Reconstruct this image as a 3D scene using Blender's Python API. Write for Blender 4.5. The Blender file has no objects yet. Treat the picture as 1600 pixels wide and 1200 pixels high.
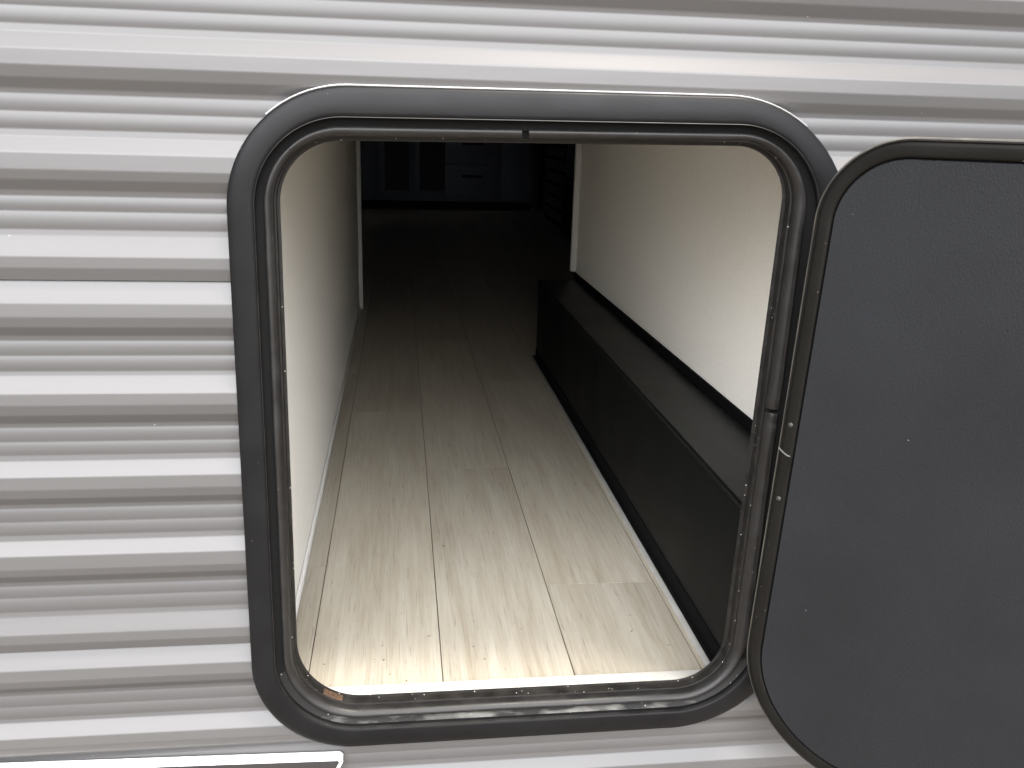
import bpy, bmesh, math, random
from mathutils import Vector, Matrix
random.seed(7)
S = bpy.context.scene
COL = S.collection
rad = math.radians

# ---------------------------------------------------------------- camera
F_PX, YAW, PITCH, ROLL = 1393.3, 0.129, 0.2791, -0.0291
cam = bpy.data.cameras.new("camera"); cam.sensor_width = 36.0
cam.lens = F_PX / 1600 * 36.0; cam.clip_start = 0.01; cam.clip_end = 400
co = bpy.data.objects.new("camera", cam); COL.objects.link(co); S.camera = co
cy, sy, cp, sp = math.cos(YAW), math.sin(YAW), math.cos(PITCH), math.sin(PITCH)
fwd = Vector((sy * cp, cy * cp, -sp)); right = Vector((cy, -sy, 0)); down = fwd.cross(right)
cr, sr = math.cos(ROLL), math.sin(ROLL)
r2 = right * cr + down * sr; d2 = -right * sr + down * cr
M = Matrix((r2, -d2, -fwd)).transposed().to_4x4(); M.translation = Vector((0.1263, -0.9836, 0.7164))
co.matrix_world = M

# ---------------------------------------------------------------- light
CLOUD_LOW, CLOUD_HIGH, FILL_LOBE, FILL_LOBE_EL = 0.8, 2.5, 50.0, rad(33)
SUN_EL, SUN_AZ = rad(72), rad(60)          # azimuth from straight out of the wall towards the right
sdir = Vector((math.sin(SUN_AZ) * math.cos(SUN_EL), -math.cos(SUN_AZ) * math.cos(SUN_EL), math.sin(SUN_EL)))
W = bpy.data.worlds.new("World"); S.world = W; W.use_nodes = True
wt = W.node_tree; wt.nodes.clear()
sky = wt.nodes.new("ShaderNodeTexSky"); sky.sky_type = 'NISHITA'; sky.sun_disc = False
sky.sun_elevation = SUN_EL; sky.sun_rotation = math.atan2(sdir.x, sdir.y)
sky.air_density = 1.0; sky.dust_density = 6.0; sky.ozone_density = 1.0
bg = wt.nodes.new("ShaderNodeBackground"); bg.inputs[1].default_value = 0.13
hs = wt.nodes.new("ShaderNodeHueSaturation"); hs.inputs['Saturation'].default_value = 1.0
wo = wt.nodes.new("ShaderNodeOutputWorld")
# thin cloud veil plus an added bright lobe in front to light the interior
wtc = wt.nodes.new("ShaderNodeTexCoord"); cn = wt.nodes.new("ShaderNodeTexNoise"); cn.inputs['Scale'].default_value = 2.2; cn.inputs['Detail'].default_value = 6
wt.links.new(wtc.outputs['Generated'], cn.inputs[0])
sx = wt.nodes.new("ShaderNodeSeparateXYZ"); wt.links.new(wtc.outputs['Generated'], sx.inputs[0])
el = wt.nodes.new("ShaderNodeMapRange"); el.inputs[1].default_value = 0.0; el.inputs[2].default_value = 1.0; el.inputs[3].default_value = CLOUD_LOW; el.inputs[4].default_value = CLOUD_HIGH
wt.links.new(sx.outputs[2], el.inputs[0])
cm = wt.nodes.new("ShaderNodeMapRange"); cm.inputs[1].default_value = .35; cm.inputs[2].default_value = .65; cm.inputs[3].default_value = .75; cm.inputs[4].default_value = 1.2
wt.links.new(cn.outputs['Fac'], cm.inputs[0])
dp = wt.nodes.new("ShaderNodeVectorMath"); dp.operation = 'DOT_PRODUCT'; dp.inputs[1].default_value = (-.10 * math.cos(FILL_LOBE_EL), -.995 * math.cos(FILL_LOBE_EL), math.sin(FILL_LOBE_EL))
sq = wt.nodes.new("ShaderNodeVectorMath"); sq.operation = 'MULTIPLY'; sq.inputs[1].default_value = (.6, 1, 1); wt.links.new(wtc.outputs['Generated'], sq.inputs[0])
nm = wt.nodes.new("ShaderNodeVectorMath"); nm.operation = 'NORMALIZE'; wt.links.new(sq.outputs[0], nm.inputs[0])
wt.links.new(nm.outputs[0], dp.inputs[0])
bk = wt.nodes.new("ShaderNodeMapRange"); bk.interpolation_type = 'SMOOTHSTEP'; bk.inputs[1].default_value = .78; bk.inputs[2].default_value = .97; bk.inputs[3].default_value = 0; bk.inputs[4].default_value = FILL_LOBE
wt.links.new(dp.outputs['Value'], bk.inputs[0])
sm = wt.nodes.new("ShaderNodeMath"); sm.operation = 'ADD'; wt.links.new(el.outputs[0], sm.inputs[0]); wt.links.new(bk.outputs[0], sm.inputs[1])
mu = wt.nodes.new("ShaderNodeMath"); mu.operation = 'MULTIPLY'; wt.links.new(sm.outputs[0], mu.inputs[0]); wt.links.new(cm.outputs[0], mu.inputs[1])
cc = wt.nodes.new("ShaderNodeVectorMath"); cc.operation = 'SCALE'; cc.inputs[0].default_value = (1.0, .995, 1.0); wt.links.new(mu.outputs[0], cc.inputs['Scale'])
ad = wt.nodes.new("ShaderNodeVectorMath"); ad.operation = 'ADD'; wt.links.new(hs.outputs[0], ad.inputs[0]); wt.links.new(cc.outputs[0], ad.inputs[1])
wt.links.new(sky.outputs[0], hs.inputs['Color']); wt.links.new(ad.outputs[0], bg.inputs[0]); wt.links.new(bg.outputs[0], wo.inputs[0])
sl = bpy.data.lights.new("sun", 'SUN'); sl.energy = 3.1; sl.angle = rad(10); sl.color = (1.0, 0.94, 0.84)
so = bpy.data.objects.new("sun", sl); COL.objects.link(so)
so.rotation_euler = sdir.to_track_quat('Z', 'Y').to_euler(); so.location = (1, -3, 5)
S.view_settings.view_transform = 'Standard'; S.view_settings.look = 'None'
S.view_settings.exposure = 0.7; S.view_settings.gamma = 1.0; S.view_settings.use_curve_mapping = False
S.render.engine = 'CYCLES'
S.cycles.max_bounces = 10; S.cycles.diffuse_bounces = 7

# ---------------------------------------------------------------- materials
def mat(name, col, rough=0.5, metal=0.0, spec=0.5, var=0.0, vscale=(8, 8, 8), bump=0.0, bscale=(200, 200, 200),
        bdist=0.001, rvar=0.0, coat=0.0, specks=0.0, speck_scale=300, speck_col=(.6, .58, .52), col2=None):
    m = bpy.data.materials.new(name); m.use_nodes = True; t = m.node_tree; N = t.nodes; L = t.links
    b = N["Principled BSDF"]; b.inputs['Base Color'].default_value = (*col, 1); b.inputs['Roughness'].default_value = rough
    b.inputs['Metallic'].default_value = metal; b.inputs['Specular IOR Level'].default_value = spec
    b.inputs['Coat Weight'].default_value = coat; b.inputs['Coat Roughness'].default_value = 0.15
    tc = N.new("ShaderNodeTexCoord")
    def noise(sc, detail=4):
        mp = N.new("ShaderNodeMapping"); mp.inputs['Scale'].default_value = sc
        n = N.new("ShaderNodeTexNoise"); n.inputs['Scale'].default_value = 1.0; n.inputs['Detail'].default_value = detail
        L.new(tc.outputs['Object'], mp.inputs[0]); L.new(mp.outputs[0], n.inputs[0]); return n.outputs['Fac']
    cur = None
    if var or rvar or col2:
        nf = noise(vscale, 5)
        if var or col2:
            cr_ = N.new("ShaderNodeValToRGB"); cr_.color_ramp.elements[0].position = .3; cr_.color_ramp.elements[1].position = .7
            c2 = col2 or tuple(c * (1 + var) for c in col)
            c1 = col if col2 else tuple(c * (1 - var) for c in col)
            cr_.color_ramp.elements[0].color = (*c1, 1); cr_.color_ramp.elements[1].color = (*c2, 1)
            L.new(nf, cr_.inputs[0]); cur = cr_.outputs[0]
        if rvar:
            mr = N.new("ShaderNodeMapRange"); mr.inputs[3].default_value = rough - rvar; mr.inputs[4].default_value = rough + rvar
            mr.inputs[1].default_value = .3; mr.inputs[2].default_value = .7
            L.new(nf, mr.inputs[0]); L.new(mr.outputs[0], b.inputs['Roughness'])
    if specks:
        v = N.new("ShaderNodeTexVoronoi"); v.inputs['Scale'].default_value = speck_scale; L.new(tc.outputs['Object'], v.inputs[0])
        lt = N.new("ShaderNodeMath"); lt.operation = 'LESS_THAN'; lt.inputs[1].default_value = specks; L.new(v.outputs['Distance'], lt.inputs[0])
        # only some of the cells carry a speck
        sx = N.new("ShaderNodeSeparateColor"); L.new(v.outputs['Color'], sx.inputs[0])
        g = N.new("ShaderNodeMath"); g.operation = 'GREATER_THAN'; g.inputs[1].default_value = .86; L.new(sx.outputs[0], g.inputs[0])
        mu = N.new("ShaderNodeMath"); mu.operation = 'MULTIPLY'; L.new(lt.outputs[0], mu.inputs[0]); L.new(g.outputs[0], mu.inputs[1])
        mx = N.new("ShaderNodeMix"); mx.data_type = 'RGBA'; mx.inputs[6].default_value = (*col, 1); mx.inputs[7].default_value = (*speck_col, 1)
        L.new(mu.outputs[0], mx.inputs[0])
        if cur: L.new(cur, mx.inputs[6])
        cur = mx.outputs[2]
    if cur: L.new(cur, b.inputs['Base Color'])
    if bump:
        bp = N.new("ShaderNodeBump"); bp.inputs['Strength'].default_value = bump; bp.inputs['Distance'].default_value = bdist
        L.new(noise(bscale, 3), bp.inputs['Height']); L.new(bp.outputs[0], b.inputs['Normal'])
    return m

M_SIDE = mat('siding_paint', (.071, .0698, .0700), .36, 0, .5, var=.025, vscale=(2, 1, 30), rvar=.05, bump=.35, bscale=(3, 3, 26), bdist=.0012, coat=0, specks=.02, speck_scale=55, speck_col=(.75, .74, .72))
M_FRAME = mat('frame_plastic', (.0050, .0052, .0058), .40, 0, .16, var=.12, vscale=(20, 20, 20), rvar=.07, bump=.25, bscale=(900, 900, 900), bdist=.0003, specks=.03, speck_scale=90, speck_col=(.2, .19, .18))
M_GROOVE = mat('groove_black', (.004, .004, .004), .8, 0, .15)
M_RUBBER = mat('rubber', (.012, .0115, .0112), .42, 0, .3, var=.25, vscale=(40, 40, 40), rvar=.08, bump=.3, bscale=(500, 500, 500), bdist=.0004, specks=.06, speck_scale=150, speck_col=(.26, .25, .23))
M_DUSTY = mat('dusty_channel', (.010, .0095, .009), .7, 0, .25, vscale=(28, 60, 110), col2=(.12, .115, .105), bump=.6, bscale=(300, 300, 300), bdist=.0006, specks=.13, speck_scale=240, speck_col=(.5, .48, .44))
def dust_mask(m, z_hi, z_lo):
    t = m.node_tree; N = t.nodes; L = t.links; r = [n for n in N if n.type == 'VALTORGB'][0]
    src = r.inputs[0].links[0].from_socket; tc = [n for n in N if n.type == 'TEX_COORD'][0]
    sp = N.new("ShaderNodeSeparateXYZ"); L.new(tc.outputs['Object'], sp.inputs[0])
    a = N.new("ShaderNodeMapRange"); a.inputs[1].default_value = z_hi; a.inputs[2].default_value = z_lo; L.new(sp.outputs[2], a.inputs[0])
    q = N.new("ShaderNodeMath"); q.operation = 'MULTIPLY'; L.new(src, q.inputs[0]); L.new(a.outputs[0], q.inputs[1]); L.new(q.outputs[0], r.inputs[0])
    r.color_ramp.elements[0].position = .38; r.color_ramp.elements[1].position = .62
dust_mask(M_DUSTY, .03, -.012)
M_JAMB = mat('jamb_metal', (.010, .009, .008), .55, 0, .25, var=.5, vscale=(60, 60, 60), rvar=.1, specks=.16, speck_scale=260, speck_col=(.5, .48, .44))
M_BOARD = mat('particle_board', (.055, .033, .020), .85, 0, .2, var=.6, vscale=(500, 500, 500), bump=1, bscale=(500, 500, 500), bdist=.001)
M_WHITE = mat('white_metal', (.50, .49, .45), .30, 0, .5, var=.04, vscale=(10, 10, 10), rvar=.06, bump=.15, bscale=(60, 60, 60), bdist=.0005)
M_ETRIM = mat('edge_trim_metal', (.27, .265, .25), .45, var=.1, vscale=(30, 30, 30))
M_TRIM = mat('wall_trim', (.52, .51, .49), .4)
M_DOOR = mat('door_liner', (.0100, .0110, .0130), .55, 0, .25, var=.13, vscale=(6, 6, 6), rvar=.05, bump=.55, bscale=(520, 520, 380), bdist=.0006, specks=.035, speck_scale=60, speck_col=(.2, .2, .2))
M_DTRIM = mat('door_trim', (.006, .0057, .0050), .45, 0, .13, var=.15, vscale=(18, 18, 18), rvar=.06, bump=.2, bscale=(300, 300, 60), bdist=.0003, specks=.05, speck_scale=150, speck_col=(.28, .27, .24))
M_EDGE = mat('door_edge_scuffed', (.05, .047, .042), .35, 0, .5, vscale=(50, 50, 26), col2=(.11, .105, .09))
M_FELT = mat('matte_black', (.0025, .0025, .0027), .9, 0, .08)
M_BOXTOP = mat('black_laminate_lit', (.0105, .0110, .0108), .45, 0, .2, var=.2, vscale=(4, 4, 4), rvar=.05, specks=.06, speck_scale=110, speck_col=(.3, .29, .27))  # box laminate with top light put into a paler colour, plus dust specks
M_BOX = mat('black_laminate', (.0028, .0032, .0034), .5, 0, .10, var=.08, vscale=(5, 5, 5), rvar=.06, bump=.2, bscale=(700, 200, 700), bdist=.0003, specks=.055, speck_scale=95, speck_col=(.3, .29, .27))
M_STEEL = mat('screw_metal', (.03, .03, .028), .42, .2)
M_SEAL = mat('sealant', (.50, .50, .50), .25, 0, .6, coat=.5)
M_DBLK = mat('decal_black', (.018, .018, .02), .18, 0, .5, coat=.6, var=.1)
M_DWHT = mat('decal_white', (.82, .82, .82), .3, 0, .5)
M_GRIT = mat('grit', (.20, .17, .13), .8, var=.6, vscale=(300, 300, 300))
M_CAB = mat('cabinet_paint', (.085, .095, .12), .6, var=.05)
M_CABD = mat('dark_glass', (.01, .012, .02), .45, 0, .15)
M_GRND = mat('ground', (.19, .16, .125), .9, var=.35, vscale=(3, 3, 3), bump=.6, bscale=(40, 40, 40), bdist=.02)
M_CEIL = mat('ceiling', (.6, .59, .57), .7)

# linen wall covering
def wall_mat():
    m = mat('linen_wallpaper', (.64, .615, .56), .62, 0, .35)
    t = m.node_tree; N = t.nodes; L = t.links; b = N["Principled BSDF"]
    tc = [n for n in N if n.type == 'TEX_COORD'][0]
    outs = []
    for sc in ((60, 60, 900), (60, 900, 70), (900, 40, 60)):
        mp = N.new("ShaderNodeMapping"); mp.inputs['Scale'].default_value = sc if sc[0] < 900 else (900, 300, 40)
        n = N.new("ShaderNodeTexNoise"); n.inputs['Scale'].default_value = 1; n.inputs['Detail'].default_value = 2
        L.new(tc.outputs['Object'], mp.inputs[0]); L.new(mp.outputs[0], n.inputs[0]); outs.append(n.outputs['Fac'])
    a = N.new("ShaderNodeMath"); a.operation = 'ADD'; L.new(outs[0], a.inputs[0]); L.new(outs[1], a.inputs[1])
    mr = N.new("ShaderNodeMapRange"); mr.inputs[1].default_value = .82; mr.inputs[2].default_value = 1.18
    L.new(a.outputs[0], mr.inputs[0])
    mx = N.new("ShaderNodeMix"); mx.data_type = 'RGBA'; mx.inputs[6].default_value = (.81, .79, .735, 1); mx.inputs[7].default_value = (.86, .84, .79, 1)
    L.new(mr.outputs[0], mx.inputs[0]); L.new(mx.outputs[2], b.inputs['Base Color'])
    bp = N.new("ShaderNodeBump"); bp.inputs['Strength'].default_value = .15; bp.inputs['Distance'].default_value = .0005
    L.new(a.outputs[0], bp.inputs['Height']); L.new(bp.outputs[0], b.inputs['Normal'])
    return m
M_WALL = wall_mat()

def floor_mat():
    m = bpy.data.materials.new('vinyl_plank'); m.use_nodes = True; t = m.node_tree; N = t.nodes; L = t.links
    b = N["Principled BSDF"]
    tc = N.new("ShaderNodeTexCoord"); at = N.new("ShaderNodeAttribute"); at.attribute_name = 'plank'
    sep = N.new("ShaderNodeSeparateColor"); L.new(at.outputs['Color'], sep.inputs[0])
    off = N.new("ShaderNodeVectorMath"); off.operation = 'MULTIPLY_ADD'; off.inputs[1].default_value = (7, 13, 5)
    L.new(at.outputs['Color'], off.inputs[0]); L.new(tc.outputs['Object'], off.inputs[2])
    def nz(sc, detail=5, rough=.6, dist=0.):
        mp = N.new("ShaderNodeMapping"); mp.inputs['Scale'].default_value = sc
        n = N.new("ShaderNodeTexNoise"); n.inputs['Scale'].default_value = 1; n.inputs['Detail'].default_value = detail
        n.inputs['Roughness'].default_value = rough; n.inputs['Distortion'].default_value = dist
        L.new(off.outputs[0], mp.inputs[0]); L.new(mp.outputs[0], n.inputs[0]); return n.outputs['Fac']
    big = nz((22, 2.0, 1), 4, .55, .7)     # cathedral patches
    mid = nz((120, 4.5, 1), 5, .65, .35)        # streaks
    fine = nz((430, 13, 1), 4, .65, .4)      # pores
    fib = nz((330, 7.0, 1), 4, .75, .3)      # straight fibres
    r = N.new("ShaderNodeValToRGB"); e = r.color_ramp.elements
    e[0].position = .29; e[0].color = (.20, .163, .112, 1); e[1].position = .69; e[1].color = (.385, .365, .310, 1)
    x = r.color_ramp.elements.new(.48); x.color = (.295, .268, .216, 1)
    ad = N.new("ShaderNodeMath"); ad.operation = 'MULTIPLY_ADD'; ad.inputs[1].default_value = .33; L.new(big, ad.inputs[0])
    m2 = N.new("ShaderNodeMath"); m2.operation = 'MULTIPLY'; m2.inputs[1].default_value = .37; L.new(mid, m2.inputs[0])
    m3 = N.new('ShaderNodeMath'); m3.operation = 'MULTIPLY_ADD'; m3.inputs[1].default_value = .30; L.new(fib, m3.inputs[0]); L.new(m2.outputs[0], m3.inputs[2]); L.new(m3.outputs[0], ad.inputs[2])
    L.new(ad.outputs[0], r.inputs[0])
    # pores
    pr = N.new("ShaderNodeMapRange"); pr.inputs[1].default_value = .58; pr.inputs[2].default_value = .70; pr.inputs[3].default_value = 1; pr.inputs[4].default_value = .60
    L.new(fine, pr.inputs[0])
    pm = N.new("ShaderNodeVectorMath"); pm.operation = 'SCALE'; L.new(r.outputs[0], pm.inputs[0]); L.new(pr.outputs[0], pm.inputs['Scale'])
    tone = N.new("ShaderNodeMapRange"); tone.inputs[3].default_value = .93; tone.inputs[4].default_value = 1.07; L.new(sep.outputs[0], tone.inputs[0])
    pm2 = N.new("ShaderNodeVectorMath"); pm2.operation = 'SCALE'; L.new(pm.outputs[0], pm2.inputs[0]); L.new(tone.outputs[0], pm2.inputs['Scale'])
    L.new(pm2.outputs[0], b.inputs['Base Color'])
    rr = N.new("ShaderNodeMapRange"); rr.inputs[3].default_value = .33; rr.inputs[4].default_value = .5; L.new(mid, rr.inputs[0]); L.new(rr.outputs[0], b.inputs['Roughness'])
    bp = N.new("ShaderNodeBump"); bp.inputs['Strength'].default_value = .4; bp.inputs['Distance'].default_value = .0005
    L.new(fine, bp.inputs['Height']); L.new(bp.outputs[0], b.inputs['Normal'])
    return m
M_FLOOR = floor_mat()

# ---------------------------------------------------------------- helpers
def link(name, verts, faces, m, parent=None, smooth=False, sharp=None):
    me = bpy.data.meshes.new(name); me.from_pydata([tuple(v) for v in verts], [], faces); me.update()
    bm = bmesh.new(); bm.from_mesh(me); bmesh.ops.recalc_face_normals(bm, faces=bm.faces)
    bm.to_mesh(me); bm.free()
    me.materials.append(m)
    if smooth:
        me.polygons.foreach_set('use_smooth', [True] * len(me.polygons))
        if sharp: me.set_sharp_from_angle(angle=rad(sharp))
    o = bpy.data.objects.new(name, me); COL.objects.link(o)
    if parent: o.parent = parent; o.matrix_parent_inverse = parent.matrix_world.inverted()
    return o
def empty(name, label, cat, loc=(0, 0, 0), group=None):
    o = bpy.data.objects.new(name, None); o.empty_display_size = .05; o.location = loc; COL.objects.link(o)
    o.matrix_world = Matrix.Translation(loc)
    o['label'] = label; o['category'] = cat
    if group: o['group'] = group
    return o
def boxv(x0, x1, y0, y1, z0, z1):
    v = [(x0, y0, z0), (x1, y0, z0), (x1, y1, z0), (x0, y1, z0), (x0, y0, z1), (x1, y0, z1), (x1, y1, z1), (x0, y1, z1)]
    f = [(0, 3, 2, 1), (4, 5, 6, 7), (0, 1, 5, 4), (1, 2, 6, 5), (2, 3, 7, 6), (3, 0, 4, 7)]
    return v, f
def boxes(name, bs, m, parent=None, bevel=0.0):
    V, Fc = [], []
    for b in bs:
        v, f = boxv(*b); n = len(V); V += v; Fc += [tuple(i + n for i in q) for q in f]
    o = link(name, V, Fc, m, parent)
    if bevel:
        bm = bmesh.new(); bm.from_mesh(o.data)
        bmesh.ops.bevel(bm, geom=list(bm.edges), offset=bevel, segments=2, affect='EDGES', profile=.5)
        bm.to_mesh(o.data); bm.free()
        o.data.polygons.foreach_set('use_smooth', [True] * len(o.data.polygons)); o.data.set_sharp_from_angle(angle=rad(35))
    return o
def rquad(c, R, n=20, straight=14):
    out = []; c = [Vector(v) for v in c]; arcs = []
    for i in range(4):
        P0 = c[i]; a = (c[i - 1] - P0).normalized(); b = (c[(i + 1) % 4] - P0).normalized()
        ang = math.acos(a.dot(b)); t = R[i] / math.tan(ang / 2); bis = (a + b).normalized(); cen = P0 + bis * (R[i] / math.sin(ang / 2))
        s = P0 + a * t - cen; e = P0 + b * t - cen
        a0 = math.atan2(s.y, s.x); a1 = math.atan2(e.y, e.x); d = (a1 - a0 + math.pi) % (2 * math.pi) - math.pi
        arcs.append([cen + R[i] * Vector((math.cos(a0 + d * k / n), math.sin(a0 + d * k / n))) for k in range(n + 1)])
    for i in range(4):
        out += arcs[i]; p, q = arcs[i][-1], arcs[(i + 1) % 4][0]
        out += [p.lerp(q, k / straight) for k in range(1, straight)]
    return out
def sweep(name, profile, m, parent, outer, inner, closed_profile=False, rng=None, sharp=40, warp=None):
    """profile = [(t, v_mm)], t from the outer to the inner outline, v outwards from the wall (-y)."""
    n = len(outer); idx = list(range(n)) if rng is None else rng; V = []
    for i in idx:
        for t, v in profile:
            q = outer[i].lerp(inner[i], t); w = warp(i, t) if warp else 0
            V.append((q.x, -(v + w) / 1000, q.y))
    k = len(profile); Fc = []; loops = len(idx) if rng is None else len(idx) - 1; pl = k if closed_profile else k - 1
    for a in range(loops):
        b = (a + 1) % len(idx)
        for j in range(pl):
            j2 = (j + 1) % k; Fc.append((a * k + j, a * k + j2, b * k + j2, b * k + j))
    if rng is not None and closed_profile:
        Fc.append(tuple(range(k))); Fc.append(tuple((len(idx) - 1) * k + j for j in reversed(range(k))))
    return link(name, V, Fc, m, parent, True, sharp)

# ---------------------------------------------------------------- setting: ground and interior shell
gv = [(-60, -60, -.80), (60, -60, -.80), (60, 60, -.80), (-60, 60, -.80)]
g = link('ground', gv, [(0, 1, 2, 3)], M_GRND); g['kind'] = 'structure'

XL, XR, XF, XD = -.0376, .690, .565, .5477   # left wall, right wall, box face, floor edge
YLW, YRW, YBOX = 2.60, 1.84, 1.81
RX0, RX1, RY1, ZC = -1.1, 1.42, 7.45, 1.95

def make_floor():
    V, Fc, colr = [], [], []
    def plank(x0, x1, y0, y1):
        e = .0004; c = (random.random(), random.random(), random.random(), 1)
        n = len(V); z = 0.0; b = .0009
        g_ = .00050                                # butt joints are tight and square, long joints slightly eased
        V.extend([(x0 + e, y0 + g_, z - .0012), (x1 - e, y0 + g_, z - .0012), (x1 - e, y1 - g_, z - .0012), (x0 + e, y1 - g_, z - .0012),
                  (x0 + b, y0 + g_, z), (x1 - b, y0 + g_, z), (x1 - b, y1 - g_, z), (x0 + b, y1 - g_, z)])
        Fc.extend([(n + 4, n + 5, n + 6, n + 7), (n, n + 1, n + 5, n + 4), (n + 1, n + 2, n + 6, n + 5), (n + 2, n + 3, n + 7, n + 6), (n + 3, n, n + 4, n + 7)])
        colr.extend([c] * 8)
    cols = {-1: .397, 0: 1.245, 1: .834, 2: .309}
    PL = 1.22
    for k in range(-6, 8):
        x0, x1 = k * .18, (k + 1) * .18
        j = cols.get(k, random.random() * PL)
        ys = [-.0 + .055]; y = j
        while y > .2: y -= PL
        y += PL
        while y < RY1: ys.append(y); y += PL
        ys.append(RY1)
        for a, b in zip(ys[:-1], ys[1:]):
            segs = [(a, b)]
            for a_, b_ in segs:
                lo, hi = x0, x1
                # near the hatch the floor lies between the left wall and the box only
                if hi <= XD and lo >= XL - .2 and lo > -.19:
                    lim = [(a_, b_, XL - .001, XD)]
                    if lo < XL and b_ > YLW: lim.append((max(a_, YLW), b_, RX0, XL - .001))
                else:
                    lim = [(a_, min(b_, YRW), XL + .001, XD)]
                    if b_ > YRW: lim.append((max(a_, YRW), b_, XL + .001 if lo > 0 else RX0, RX1))
                    if lo < 0: lim = [(max(a_, YLW), b_, RX0, RX1)]
                for p, q, l, h in lim:
                    if q - p > .002 and min(hi, h) - max(lo, l) > .004:
                        plank(max(lo, l), min(hi, h), p, q)
    # dark underlay that shows in the joints
    o = link('floor', V, Fc, M_FLOOR); o['kind'] = 'structure'
    # restore attribute order (recalc keeps vertex order)
    at = o.data.color_attributes.new('plank', 'FLOAT_COLOR', 'POINT')
    for i, c in enumerate(colr): at.data[i].color = c
    return o
make_floor()
s = boxes('subfloor', [(RX0, RX1, .047, RY1, -.06, -.0022)], M_GROOVE); s['kind'] = 'structure'

w = boxes('wall_left', [(XL - .04, XL, .046, YLW - .001, -.002, ZC)], M_WALL); w['kind'] = 'structure'
w = boxes('wall_right', [(XR, XR + .04, .046, YRW - .001, -.002, ZC)], M_WALL); w['kind'] = 'structure'
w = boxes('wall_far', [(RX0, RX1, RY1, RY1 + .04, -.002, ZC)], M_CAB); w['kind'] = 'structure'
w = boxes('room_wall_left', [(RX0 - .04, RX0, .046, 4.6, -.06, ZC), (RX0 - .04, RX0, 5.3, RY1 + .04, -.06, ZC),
                                (RX0 - .04, RX0, 4.6, 5.3, -.06, 1.36), (RX0 - .04, RX0, 4.6, 5.3, 1.55, ZC)], M_CAB); w['kind'] = 'structure'  # unseen gap left in this wall, added to let fill light into the room
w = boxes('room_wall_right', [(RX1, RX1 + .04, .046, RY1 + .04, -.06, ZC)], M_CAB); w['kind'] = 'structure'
w = boxes('ceiling', [(RX0 - .04, RX1 + .04, .02, RY1 + .04, ZC, ZC + .05)], M_CEIL); w['kind'] = 'structure'

def tthing(name, label, cat, bs, m, loc=(0, 0, 0), bevel=0.0):
    o = boxes(name, bs, m, None, bevel); o['label'] = label; o['category'] = cat; return o
tthing('corner_trim', 'grey metal corner trim standing at the far end of the left interior wall', 'trim',
       [(XL - .044, XL + .015, YLW, YLW + .022, 0, ZC - .002)], M_TRIM, bevel=.002)
tthing('corner_trim', 'pale vertical corner trim at the far end of the right interior wall above the black box', 'trim',
       [(XR - .017, XR + .044, YRW, YRW + .022, .2775, ZC - .002)], M_TRIM, bevel=.002)
tthing('base_trim', 'thin white base strip where the left interior wall meets the plank floor', 'trim',
       [(XL + .0005, XL + .007, .06, YLW - .002, .0008, .012)], M_TRIM, bevel=.002)
tthing('wall_batten', 'pale flat batten strip covering the seam of the right interior wall', 'trim',
       [(XR - .0018, XR - .0003, .285, .307, .262, ZC - .003)], M_WALL, bevel=.0006)
tthing('floor_edge_trim', 'narrow light grey trim strip along the plank floor edge beside the black box', 'trim',
       [(XD - .0008, XD + .0078, .056, YBOX + .02, -.004, .0035)], M_ETRIM, bevel=.0012)

# ---------------------------------------------------------------- black box along the right wall
bx = empty('storage_box', 'long low black laminate box running along the right interior wall', 'box', ((XF + XR) / 2, .9, 0))
ZT_BOX = .254
def box_body():
    ZT = .254
    pr = []
    pr += [(XF, -.002), (XF, ZT - .003), (XF + .001, ZT - .0008), (XF + .003, ZT), (XR - .001, ZT), (XR - .001, -.002)]
    V = []; n = len(pr)
    for y in (.0195, YBOX): V += [(x, y, z) for x, z in pr]
    Fc = [(j, (j + 1) % n, n + (j + 1) % n, n + j) for j in range(n)]
    Fc += [tuple(range(n)), tuple(n + j for j in reversed(range(n)))]
    return link('body', V, Fc, M_BOX, bx, True, 30)
box_body()
boxes('kick_strip', [(XF - .0020, XF - .0004, .05, YBOX - .002, -.001, .030)], M_FELT, bx, .0005)
boxes('upstand', [(XR - .0065, XR - .0006, .046, YRW - .002, ZT_BOX + .0004, ZT_BOX + .0215)], M_FELT, bx, .0015)
boxes('lit_top_panel', [(XF + .0032, XR - .0068, .020, YBOX - .0012, ZT_BOX + .0003, ZT_BOX + .0012)], M_BOXTOP, bx)  # sheet over the body that carries the lightened laminate copy
boxes('top_edge_band', [(XF - .0012, XF + .0004, .020, YBOX - .001, .2485, .2535)], M_GROOVE, bx)

# ---------------------------------------------------------------- far kitchen furniture
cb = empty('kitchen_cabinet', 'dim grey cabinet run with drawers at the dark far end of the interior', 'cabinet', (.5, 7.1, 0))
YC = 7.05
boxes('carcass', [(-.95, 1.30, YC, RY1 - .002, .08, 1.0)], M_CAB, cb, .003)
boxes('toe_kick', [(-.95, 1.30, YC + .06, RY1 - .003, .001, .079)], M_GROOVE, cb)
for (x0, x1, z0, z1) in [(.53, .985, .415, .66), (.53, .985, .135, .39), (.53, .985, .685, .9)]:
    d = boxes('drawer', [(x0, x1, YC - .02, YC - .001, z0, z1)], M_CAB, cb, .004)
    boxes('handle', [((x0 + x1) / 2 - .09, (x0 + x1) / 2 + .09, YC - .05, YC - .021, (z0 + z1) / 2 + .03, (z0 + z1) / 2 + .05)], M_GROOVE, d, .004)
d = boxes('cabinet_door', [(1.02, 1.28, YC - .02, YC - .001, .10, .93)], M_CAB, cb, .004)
boxes('door_inset', [(1.07, 1.23, YC - .024, YC - .0205, .15, .88)], M_CAB, d, .002)
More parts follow.
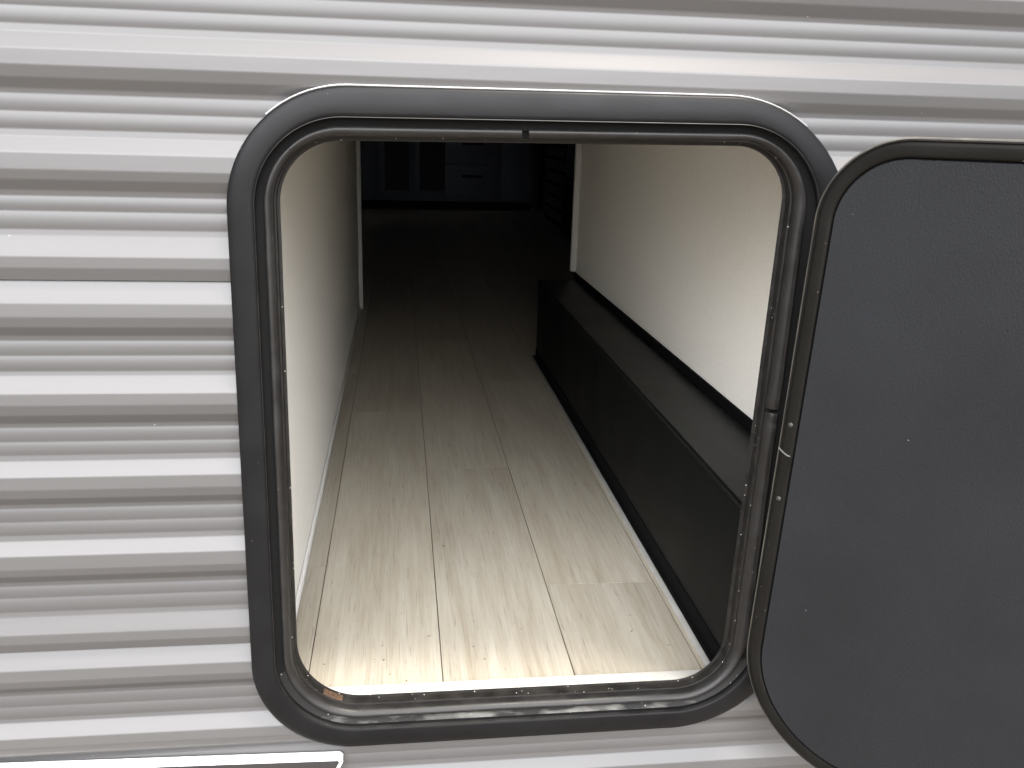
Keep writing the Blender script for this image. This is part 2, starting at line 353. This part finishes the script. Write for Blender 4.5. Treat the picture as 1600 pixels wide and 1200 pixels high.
for (x0, x1) in [(-.03, .24), (.27, .55)]:
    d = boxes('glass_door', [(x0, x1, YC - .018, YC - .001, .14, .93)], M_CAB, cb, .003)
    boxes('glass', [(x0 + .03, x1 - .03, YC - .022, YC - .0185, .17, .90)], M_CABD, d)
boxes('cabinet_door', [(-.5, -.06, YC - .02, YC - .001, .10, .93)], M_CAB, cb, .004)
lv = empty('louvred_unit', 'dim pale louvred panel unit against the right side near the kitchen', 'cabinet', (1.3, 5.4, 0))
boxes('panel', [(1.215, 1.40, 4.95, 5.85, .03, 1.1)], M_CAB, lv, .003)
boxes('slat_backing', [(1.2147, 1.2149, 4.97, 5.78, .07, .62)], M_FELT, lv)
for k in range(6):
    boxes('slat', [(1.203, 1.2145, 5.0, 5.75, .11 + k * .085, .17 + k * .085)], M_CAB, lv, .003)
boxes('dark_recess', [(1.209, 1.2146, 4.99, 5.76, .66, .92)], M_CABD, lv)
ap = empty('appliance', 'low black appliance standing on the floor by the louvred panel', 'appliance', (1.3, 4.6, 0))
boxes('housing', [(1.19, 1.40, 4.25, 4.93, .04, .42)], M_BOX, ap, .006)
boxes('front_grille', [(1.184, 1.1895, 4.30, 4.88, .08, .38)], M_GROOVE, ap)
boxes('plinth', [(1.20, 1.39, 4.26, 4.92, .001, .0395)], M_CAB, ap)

# ---------------------------------------------------------------- trailer side
tr = empty('travel_trailer', 'grey ribbed aluminium side of a travel trailer with its baggage hatch open', 'trailer', (.28, 0, -.6))

OUT_C = [(-.0522, .7525), (.6340, .7571), (.6310, -.0375), (-.0557, -.0400)]
OUT_R = [.1284, .153, .158, .121]
INN_C = [(-.0059, .7027), (.5715, .7100), (.5555, .0090), (-.0090, .0090)]
INN_R = [.0727, .068, .075, .0839]
OUT = rquad(OUT_C, OUT_R); INN = rquad(INN_C, INN_R)
HOLE = [a.lerp(b, .52) for a, b in zip(OUT, INN)]
HX0, HX1 = min(q.x for q in HOLE), max(q.x for q in HOLE); HZ0, HZ1 = min(q.y for q in HOLE), max(q.y for q in HOLE)
def hole_x(z):
    z = min(max(z, HZ0 + .0008), HZ1 - .0008); xs = []
    for i in range(len(HOLE)):
        a, b = HOLE[i], HOLE[(i + 1) % len(HOLE)]
        if (a.y - z) * (b.y - z) <= 0 and a.y != b.y: xs.append(a.x + (b.x - a.x) * (z - a.y) / (b.y - a.y))
    return min(xs), max(xs)

# siding profile, downwards from the top of a sheet: (end of band, slope dv/dt)
SH = [(.0221, .42), (.0368, .06), (.048, -.28), (.0593, -.72), (.065, -.25), ('rib', .0814), ('rib', .0988), (.1046, .18), (.1214, .55), (.1354, .06),
      (.1465, -.28), (.1584, -.70), (.1637, -.22), ('rib', .1803), ('rib', .1962), (.2031, .16), (.2185, .55), (.2341, .06), (.245, -.28), (.2552, -.70),
      (.2599, -.22), ('rib', .2766), ('rib', .2926), (.2998, .16), (.3152, .55), (.3315, .06), (.3414, -.28), (.3521, -.70), (.358, -.22),
      ('rib', .373), ('rib', .3906), (.3974, .16), (.4175, .34), (.4298, .0), (.4420, -.36)]
def slope_at(t):
    a = 0.
    for e in SH:
        if e[0] == 'rib':
            b = e[1]
            if t <= b:
                f = (t - a) / (b - a); return .30 * (1 - f) ** .8 * 1.0 + (-.27) * f ** .8 * 1.0
        else:
            b = e[0]
            if t <= b: return e[1]
        a = b
    return -.36
PITCH_S = .4402
def profile(n=560):
    # integrate the smoothed slope
    L_ = .4422; ds = L_ / n; raw = [slope_at((i + .5) * ds) for i in range(n)]
    k = 1; sm = [sum(raw[max(0, i - k):i + k + 1]) / len(raw[max(0, i - k):i + k + 1]) for i in range(n)]
    v = [0.]; 
    for s_ in sm: v.append(v[-1] + s_ * ds)
    # take out the drift so that the base of each rib pair stays in plane
    end = v[-1]; tgt = .0024
    return [(i * ds, v[i] + (tgt - end) * i / n) for i in range(n + 1)]
PROF = profile()
XS0, XS1 = -2.2, 3.4
def sheet(ztop, scale, name='siding_panel'):
    rows = [(ztop - t * scale, .0008 + v) for t, v in PROF]
    rows.append((rows[-1][0] - .0002, .0006)); rows.insert(0, (rows[0][0] + .004, -.001))
    # cut rows at the hole
    def cut(rows, zc):
        out = []
        for a, b in zip(rows[:-1], rows[1:]):
            out.append(a)
            if a[0] > zc > b[0]:
                f = (a[0] - zc) / (a[0] - b[0]); out.append((zc, a[1] + (b[1] - a[1]) * f))
        out.append(rows[-1]); return out
    rows = cut(cut(rows, HZ1), HZ0)
    def r_(a, b, m): return [a + (b - a) * i / m for i in range(m)]
    xs = r_(XS0, HX0, 14) + r_(HX0, HX1, 5) + r_(HX1, XS1, 14) + [XS1]
    V = []; Fc = []; nx = len(xs)
    for z, v in rows:
        hl, hr = hole_x(z)
        for x in xs:
            # the middle columns follow the rounded outline of the opening
            if x <= HX0: x = XS0 + (x - XS0) * (hl - XS0) / (HX0 - XS0)
            elif x >= HX1: x = XS1 - (XS1 - x) * (XS1 - hr) / (XS1 - HX1)
            else: x = hl + (x - HX0) * (hr - hl) / (HX1 - HX0)
            V.append((x, -v - .0006 * math.sin(x * 3.1 + z * 4) - .0004 * math.sin(x * 7.7 - z * 9), z))
    for j in range(len(rows) - 1):
        zm = (rows[j][0] + rows[j + 1][0]) / 2
        for i in range(nx - 1):
            if HX0 < (xs[i] + xs[i + 1]) / 2 < HX1 and HZ0 < zm < HZ1: continue
            a = j * nx + i; Fc.append((a, a + 1, a + 1 + nx, a + nx))
    return link(name, V, Fc, M_SIDE, tr, True, 50)
zt = .5483
sheet(zt, .9938)
sheet(zt - PITCH_S, .935)
sheet(zt - PITCH_S - .4118, .9)
zu = .5502 + .4422 * 1.022
sheet(zu, 1.022)
sheet(zu + .45, 1.0); sheet(zu + .90, 1.0)

# outer wall core behind the siding, with the hatch opening
boxes('wall_core', [(XS0, HX0 - .004, .004, .045, -.70, 1.98), (HX1 + .004, XS1, .004, .045, -.70, 1.98),
                    (HX0 - .003, HX1 + .003, .004, .045, HZ1 + .004, 1.98), (HX0 - .003, HX1 + .003, .004, .045, -.70, -.0035)], M_WHITE, tr)

# ---- hatch frame
fr = sweep('hatch_frame', [(0, -2), (0, 11.5), (.012, 13.2), (.05, 14.6), (.16, 16.2), (.34, 17.4), (.52, 17.8), (.585, 17.4), (.612, 16.0),
                           (.618, 14), (.622, 7.0)], M_FRAME, tr, OUT, INN, sharp=55)
NP = len(OUT)
low = [i for i in range(NP) if OUT[i].y < .06]
low = sorted(low, key=lambda i: -OUT[i].x + (10 if OUT[i].x < .1 else 0) * 0)
low = list(range(min(low), max(low) + 1))
hi = [i % NP for i in range(low[-1], low[0] + NP + 1)]
CH = [(.6225, 8.5), (.64, 7.4), (.72, 5.6), (.83, 5.0)]
sweep('channel', CH, M_GROOVE, fr, OUT, INN, rng=hi)
dc = sweep('channel', CH, M_DUSTY, fr, OUT, INN, rng=low); dc['label'] = 'dusty bottom run of the frame channel'
sweep('inner_lip', [(.600, 16.9), (.606, 17.9), (.618, 18.1), (.626, 17.0), (.626, 13.5)], M_RUBBER, fr, OUT, INN, sharp=80)
# rubber bulb seal, butted at the top and chewed at its joint half way down the right side
sp_ = [(.805, 1.5), (.795, 6.0), (.805, 8.2), (.83, 9.8), (.865, 10.4), (.91, 9.8), (.95, 8.2), (.985, 6.0), (1.0, 3.0), (1.002, -4.0), (.98, -8.0), (.80, -1)]
n = len(OUT); k_top = min(range(n), key=lambda i: (INN[i] - Vector((.2585, .706))).length)
# refine path for the seal so that the butt gap is narrow
def densify(path, m):
    out = []
    for i in range(len(path)):
        a, b = path[i], path[(i + 1) % len(path)]
        for k in range(m): out.append(a.lerp(b, k / m))
    return out
OUTd, INNd = densify(OUT, 8), densify(INN, 8); nd = len(OUTd)
g_top = min(range(nd), key=lambda i: (INNd[i] - Vector((.2585, .706))).length)
g_rt = min(range(nd), key=lambda i: (INNd[i] - Vector((.5625, .395))).length)
rngn = random.Random(3); wob = [rngn.uniform(-1, 1) for _ in range(nd)]
def seal_warp(i, t):
    q = INNd[i]; w = 0.25 * math.sin(q.x * 40 + q.y * 23) + .18 * math.sin(q.y * 90)
    d = abs(i - g_rt); w += (wob[i] * 1.6 - .6) * math.exp(-(d / 3.) ** 2)
    # the bottom run sags a little near its left end
    if q.y < .03: w += .7 * math.exp(-((q.x - .13) / .05) ** 2)
    return w
a0, a1 = sorted((g_top, g_rt))
for rng in ([*range(a0, a1 + 1)][1:-1], [*range(a1, nd), *range(0, a0 + 1)][0:-1]):
    sweep('rubber_seal', sp_, M_RUBBER, fr, OUTd, INNd, True, rng, 60, seal_warp)
sweep('seal_backing', [(.74, 1.5), (.98, .5), (1.0, -4)], M_GROOVE, fr, OUT, INN)
# jamb behind the seal
sweep('jamb', [(.99, -5), (1.03, -5.5), (1.03, -17.5), (1.10, -18)], M_JAMB, fr, OUT, INN)
# bare board edge in the lower left corner of the jamb
idx = [i for i in range(n) if INN[i].x < .052 and INN[i].y < .045 and INN[i].x > .022]
sweep('board_edge', [(.99, -6.5), (1.005, -6), (1.06, -7), (1.07, -16), (.99, -16)], M_BOARD, fr, OUT, INN, True, idx)
# translucent sealant bead along the top
idx = [i for i in range(n) if OUT[i].y > .722]
i0 = max(range(len(idx)), key=lambda q: (idx[q] - idx[q - 1]) % n if q else (idx[0] - idx[-1]) % n)
idx = idx[i0:] + idx[:i0]
sweep('sealant_bead', [(-.045, 8), (-.043, 10.5), (-.028, 12.0), (-.006, 11.6), (-.003, 8)], M_SEAL, fr, OUT, INN, True, idx, 80)

# threshold
boxes('threshold', [(XL + .002, XD + .012, .0105, .0535, -.012, .0035)], M_WHITE, fr, .001)
boxes('sill_strip', [(-.01, .565, -.0025, .0100, -.010, .0040)], M_JAMB, fr, .0012)

# ---- decal
def decal():
    # sits on the ribs as a thin plate, top edge sloping slightly
    def plate(name, m, inset, y0, y1, parent):
        TLx, TRx = -.62, .0537
        a = Vector((TLx, -.0360)); b = Vector((TRx, -.0538)); c = Vector((TRx - .040, -.14)); d_ = Vector((TLx, -.14))
        pts = rquad([a + Vector((inset, -inset)), b + Vector((-inset * 1.25, -inset)), c + Vector((-inset, inset)), d_ + Vector((inset, inset))],
                    [.004, .006 if not inset else .0025, .004, .004], 6, 2)
        V = [(q.x, y0, q.y) for q in pts] + [(q.x, y1, q.y) for q in pts]; k = len(pts)
        Fc = [tuple(range(k)), tuple(k + i for i in reversed(range(k)))] + [(i, (i + 1) % k, k + (i + 1) % k, k + i) for i in range(k)]
        return link(name, V, Fc, m, parent)
    o = plate('decal', M_DWHT, 0, -.0130, -.002, tr)
    o['label'] = 'black graphic panel with a white outline on the siding below the hatch'
    plate('decal_field', M_DBLK, .0052, -.0134, -.0125, o)
decal()

# ---- hatch door, swung open on the right
PHI, LEAN = .8126, -.0858
DX, DY = .556, -.0625
dvec = Vector((math.cos(PHI), -math.sin(PHI), 0)); nvec = Vector((-math.sin(PHI), -math.cos(PHI), 0))
DW = .60
DC = [(0, .7183), (DW, .7183), (DW, -.0385), (0, -.0385)]; DR = [.0853, .0853, .1457, .1457]
DO = rquad(DC, DR, 24, 20)
def offset_path(path, d):
    m_ = len(path); out = []
    for i in range(m_):
        a, b = path[i - 1], path[(i + 1) % m_]; t = (b - a)
        nrm = Vector((t.y, -t.x)).normalized()
        out.append(path[i] + nrm * d)
    return out
def dpt(q, h): return Vector((DX, DY + LEAN * (q.y - .35), q.y)) + dvec * q.x + nvec * h
DI = offset_path(DO, .001)
if (DI[5] - Vector((.3, .35))).length > (DO[5] - Vector((.3, .35))).length: SGN = -1
else: SGN = 1
def dring(name, prof, m, parent, closed=False, sharp=40):
    k = len(prof); V = []
    paths = [offset_path(DO, SGN * u) for u, _ in prof]
    for i in range(len(DO)):
        for j, (u, h) in enumerate(prof): V.append(dpt(paths[j][i], h))
    Fc = []; N_ = len(DO)
    for a in range(N_):
        b = (a + 1) % N_
        for j in range(k if closed else k - 1):
            j2 = (j + 1) % k; Fc.append((a * k + j, a * k + j2, b * k + j2, b * k + j))
    return link(name, V, Fc, m, parent, True, sharp)
dr = dring('hatch_door', [(.004, -.0005), (.0005, -.004), (0, -.022), (.0015, -.026), (.006, -.028)], M_DTRIM, tr)
dr['label'] = 'open black hatch door with rounded corners and textured inner face'
dring('edge_trim', [(.0, -.006), (-.0004, -.0035), (.0008, -.0010), (.0022, .0010), (.0035, .0002), (.0046, .0016), (.0075, .0022), (.0150, .0020), (.0176, .0012), (.0182, -.0012)], M_DTRIM, dr, sharp=60)
def cap(name, inset, h, m, parent):
    pth = offset_path(DO, SGN * inset)
    V = [dpt(q, h) for q in pth]
    cx = sum((q.x for q in pth)) / len(pth); cz = sum((q.y for q in pth)) / len(pth)
    V.append(dpt(Vector((cx, cz)), h)); k = len(pth)
    return link(name, V, [(i, (i + 1) % k, k) for i in range(k)], m, parent)
cap('liner', .0206, .0006, M_DOOR, dr)
dring('liner_rim', [(.0206, .0006), (.0199, -.0002), (.0198, -.0038)], M_DOOR, dr)
cap('outer_skin', .0058, -.028, M_SIDE, dr)
# thin dark gasket line between trim and liner
dring('gasket', [(.0179, -.0005), (.0180, -.0036), (.0200, -.0036)], M_GROOVE, dr, sharp=80)
# scuffed outer bead
dring('scuffed_bead', [(-.0009, -.0045), (-.0013, -.003), (-.0004, -.0016), (.0008, -.0012)], M_EDGE, dr, sharp=80)
# screws on the hinge side
def screw(z, u=.0105):
    base = dpt(Vector((u, z)), .0018); V, Fc = [], []
    ax = dvec; up = Vector((0, 0, 1)); rr = .0032
    rings = [(1, 0), (.95, .0008), (.7, .0016), (.35, .0020)]
    for s_, h in rings:
        for k in range(14):
            a = k / 14 * 2 * math.pi; V.append(base + ax * (rr * s_ * math.cos(a)) + up * (rr * s_ * math.sin(a)) + nvec * h)
    for r_i in range(3):
        for k in range(14):
            k2 = (k + 1) % 14; Fc.append((r_i * 14 + k, r_i * 14 + k2, r_i * 14 + 14 + k2, r_i * 14 + 14 + k))
    Fc.append(tuple(42 + k for k in range(14)))
    return link('screw', V, Fc, M_STEEL, dr, True, 50)
for z in (.404, .311): screw(z)
# torn joint of the edge trim: a small lifted curl and a dark slit
def curl():
    V, Fc = [], []; m_ = 12
    for k in range(m_ + 1):
        f = k / m_; u = .0012 + .0150 * f; z = .3735 - .0065 * math.sin(f * math.pi * .5) - .001 * f
        h = .0021 + .0008 * math.sin(f * math.pi)
        for dz, dh in ((-.0009, -.0010), (.0, .0012), (.0011, -.0008)): V.append(dpt(Vector((u, z + dz)), h + dh))
    for k in range(m_):
        for j in range(2): Fc.append((k * 3 + j, k * 3 + j + 1, k * 3 + j + 4, k * 3 + j + 3))
    return link('torn_trim_end', V, Fc, M_EDGE, dr, True, 80)
curl()
def slit(u0, u1, z0, z1, w_):
    V = [dpt(Vector((u0, z0)), .0026), dpt(Vector((u0 + w_, z0 - .0004)), .0026), dpt(Vector((u1 + w_ * .6, z1)), .0026), dpt(Vector((u1, z1)), .0026)]
    V += [v - nvec * .0012 for v in V]
    return link('trim_slit', V, [(0, 1, 2, 3), (0, 4, 5, 1), (1, 5, 6, 2), (2, 6, 7, 3), (3, 7, 4, 0)], M_GROOVE, dr)
slit(.0150, .0162, .366, .352, .0018)
# hinge leaf between the frame and the door
def hinge():
    bs = []
    V, Fc = [], []
    for z0 in (.10, .34, .58):
        a = dpt(Vector((.012, z0)), -.0285); b = Vector((.600, -.0182, z0))
        for p_, q_ in ((a, b),):
            nn = Vector((0, 0, 1)); t = (q_ - p_).normalized(); o_ = t.cross(nn) * .001; s_ = len(V)
            for zz in (0, .05):
                for pt in (p_ - o_, q_ - o_, q_ + o_, p_ + o_): V.append(pt + Vector((0, 0, zz)))
            Fc += [(s_, s_ + 1, s_ + 2, s_ + 3), (s_ + 4, s_ + 5, s_ + 6, s_ + 7)] + [(s_ + i, s_ + (i + 1) % 4, s_ + 4 + (i + 1) % 4, s_ + 4 + i) for i in range(4)]
    return V, Fc
hv, hf = hinge()
for q in range(3):
    link('hinge', hv[q * 8:q * 8 + 8], [tuple(i - q * 8 for i in f) for f in hf[q * 6:q * 6 + 6]], M_GROOVE, dr)

# ---------------------------------------------------------------- grit on the floor, sill and box
def grit():
    rg = random.Random(11); bm = bmesh.new()
    def bit(x, y, z, r):
        mt = Matrix.Translation((x, y, z + r * .45)) @ Matrix.Rotation(rg.random() * 6.28, 4, 'Z') @ Matrix.Diagonal((r * rg.uniform(.6, 1.5), r * rg.uniform(.5, 1), r * .6, 1))
        bmesh.ops.create_icosphere(bm, subdivisions=1, radius=1, matrix=mt)
    for _ in range(34): bit(rg.uniform(-.02, .54), abs(rg.gauss(.06, .10)) + .056, 0, rg.uniform(.0005, .0015))
    for _ in range(26): bit(rg.uniform(.02, .53), rg.uniform(.02, .053), .0035, rg.uniform(.0004, .0012))
    for _ in range(70): bit(rg.uniform(.03, .53), rg.uniform(-.001, .009), .0042, rg.uniform(.0004, .0014))
    for _ in range(60):
        y = rg.uniform(.1, 1.4); bit(min(rg.gauss(.655, .018), .68), y, .2549, rg.uniform(.0004, .0009))
    for (x, y, r) in [(.20, .46, .0022), (.10, .115, .002), (.24, .105, .0019), (.165, .17, .0023), (.465, .16, .002), (.51, .12, .0018)]: bit(x, y, 0, r)
    for v in bm.verts: v.co += Vector((rg.uniform(-1, 1), rg.uniform(-1, 1), rg.uniform(-.6, .6))) * .0003
    me = bpy.data.meshes.new('grit'); bm.to_mesh(me); bm.free(); me.materials.append(M_GRIT)
    o = bpy.data.objects.new('grit', me); COL.objects.link(o); o['kind'] = 'stuff'
    o['label'] = 'small grit and crumbs scattered on the floor, sill and box'; o['category'] = 'grit'
grit()
